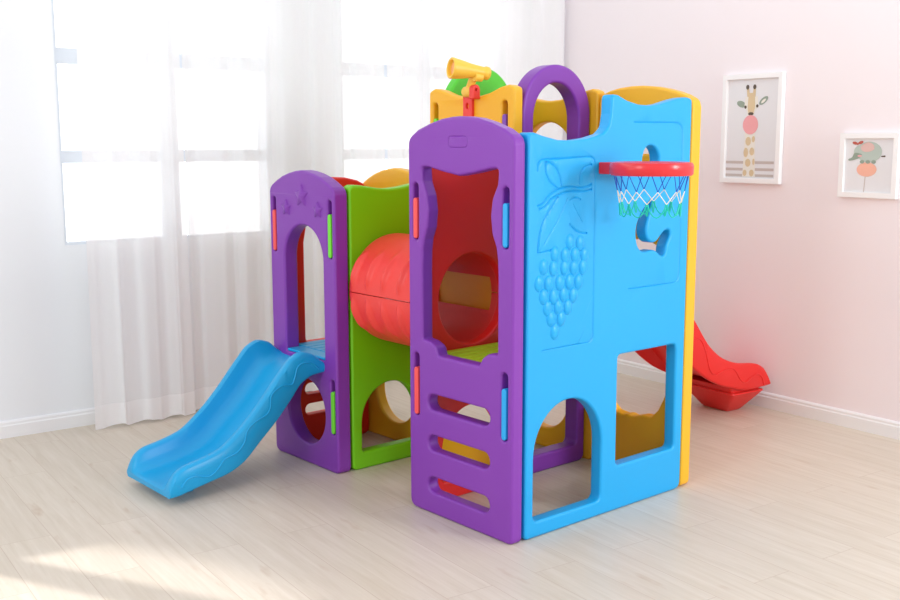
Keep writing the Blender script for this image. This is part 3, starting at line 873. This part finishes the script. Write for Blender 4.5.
def elephant(bm):
    e0, z1 = .252, 1.4395
    X = lambda x: e0+(x-72)/(455)*.304
    Z = lambda y: z1-(y-65)/490*.306
    Pp = lambda pts: [(X(x), Z(y)) for x, y in pts]
    el = lambda cx, cy, rx, ry, n=28, rot=0: Pp([(cx+rx*math.cos(2*PI*k/n)*math.cos(rot)-ry*math.sin(2*PI*k/n)*math.sin(rot), cy+rx*math.cos(2*PI*k/n)*math.sin(rot)+ry*math.sin(2*PI*k/n)*math.cos(rot)) for k in range(n)])
    d = .0126
    flat(bm, Pp([(272, 395), (278, 395), (272, 512), (266, 512)]), d, 'stripe')
    flat(bm, el(283, 340, 78, 54), d+.0004, 'peach')
    flat(bm, el(295, 208, 100, 78), d+.0006, 'sage2')
    for cx in (245, 290, 335): flat(bm, el(cx, 282, 18, 14, 14), d+.0008, 'sage')
    flat(bm, el(222, 208, 46, 50), d+.0010, 'sage2')
    flat(bm, Pp(smooth([(185, 215), (165, 248), (138, 262), (142, 275), (185, 268), (225, 250), (240, 225)], 5)), d+.0012, 'sage')
    flat(bm, Pp(smooth([(235, 160), (280, 135), (325, 150), (335, 185), (300, 205), (255, 205), (232, 185)], 5)), d+.0014, 'rose')
    flat(bm, el(225, 238, 18, 7, 12), d+.0014, 'pink')
    flat(bm, el(183, 141, 21, 11, 16, .2), d+.0016, 'bow'); flat(bm, el(228, 137, 22, 11, 16, -.35), d+.0016, 'bow')
    flat(bm, el(205, 147, 9, 8, 10), d+.0018, 'bow')
    flat(bm, Pp([(390, 236), (422, 232), (424, 244), (392, 243)]), d+.0010, 'brown')
picture('framed_picture', -.464, -.088, 1.183, 1.748, .026, .03, giraffe, 'tall white framed giraffe print with a pink bubble on the pink wall')
picture('framed_picture', .252, .556, 1.1335, 1.4395, .026, .026, elephant, 'small white framed print of a sage elephant on a peach balloon, right of the giraffe')

# ------------------------------------------------------------------ light
w = bpy.data.worlds.new('sky'); sc.world = w; w.use_nodes = True
bg = w.node_tree.nodes['Background']
bg.inputs['Color'].default_value = (.95, .975, 1, 1)
wn = w.node_tree.nodes; wl = w.node_tree.links
tcw = wn.new('ShaderNodeTexCoord')
dt = wn.new('ShaderNodeVectorMath'); dt.operation = 'DOT_PRODUCT'; dt.inputs[1].default_value = (-math.cos(room), -math.sin(room), 0)
wl.new(tcw.outputs['Generated'], dt.inputs[0])
sz = wn.new('ShaderNodeSeparateXYZ'); wl.new(tcw.outputs['Generated'], sz.inputs[0])
m1 = wn.new('ShaderNodeMapRange'); m1.interpolation_type = 'SMOOTHSTEP'; m1.inputs['From Min'].default_value = .05; m1.inputs['From Max'].default_value = .35
wl.new(dt.outputs['Value'], m1.inputs['Value'])
m2 = wn.new('ShaderNodeMapRange'); m2.interpolation_type = 'SMOOTHSTEP'; m2.inputs['From Min'].default_value = .65; m2.inputs['From Max'].default_value = .40
wl.new(sz.outputs['Z'], m2.inputs['Value'])
mm = wn.new('ShaderNodeMath'); mm.operation = 'MULTIPLY'; wl.new(m1.outputs[0], mm.inputs[0]); wl.new(m2.outputs[0], mm.inputs[1])
m3 = wn.new('ShaderNodeMapRange'); m3.inputs['To Min'].default_value = .80; m3.inputs['To Max'].default_value = 2.3   # bright hazy sky on the window side
wl.new(mm.outputs[0], m3.inputs['Value']); wl.new(m3.outputs[0], bg.inputs['Strength'])
def area(name, loc, tgt, sx, sy, power, col=(1, 1, 1)):
    l = bpy.data.lights.new(name, 'AREA'); l.shape = 'RECTANGLE'; l.size = sx; l.size_y = sy; l.energy = power; l.color = col
    o = bpy.data.objects.new(name, l); o.location = loc; link(o)
    o.rotation_euler = (Vector(tgt)-Vector(loc)).to_track_quat('-Z', 'Y').to_euler()
    return o
area('studio_softbox', (4.6, 1.7, 2.2), (.4, .5, .9), 1.1, 1.5, 80)
area('studio_softbox', (1.2, -4.2, 2.4), (0, 0, .8), 1.1, 1.5, 30)
# low sun through the third window on to the floor
s = bpy.data.lights.new('low_sun', 'SPOT'); s.energy = 5000; s.spot_size = R(4.6); s.spot_blend = .6; s.shadow_soft_size = .08; s.color = (1, .985, .965)
so = bpy.data.objects.new('low_sun', s); link(so)
sd = Vector((1.68, .95, -.905)).normalized()
gp = Vector((.08, -1.25, 0))
so.location = RM @ (gp-sd*10)
so.rotation_euler = (RM.to_3x3() @ sd).to_track_quat('-Z', 'Y').to_euler()

# ------------------------------------------------------------------ camera
pitch, roll, yaw = .1492, -.0011, .8587
F0 = Vector((-math.sin(yaw), math.cos(yaw), 0)); R0 = Vector((math.cos(yaw), math.sin(yaw), 0)); Z0 = Vector((0, 0, 1))
F = F0*math.cos(pitch)-Z0*math.sin(pitch); U0 = Z0*math.cos(pitch)+F0*math.sin(pitch)
RR = R0*math.cos(roll)+U0*math.sin(roll); UU = U0*math.cos(roll)-R0*math.sin(roll)
cam = bpy.data.cameras.new('camera'); cam.sensor_width = 36; cam.lens = 36*1052.07/900; cam.clip_start = .05
co_ = bpy.data.objects.new('camera', cam); link(co_)
mw = Matrix((RR, UU, -F)).transposed().to_4x4(); mw.translation = (3.0849, -2.4561, 1.4)
co_.matrix_world = mw
sc.camera = co_

vs = sc.view_settings
vs.view_transform = 'Standard'; vs.look = 'None'; vs.gamma = 1; vs.use_curve_mapping = False
vs.exposure = 0.3
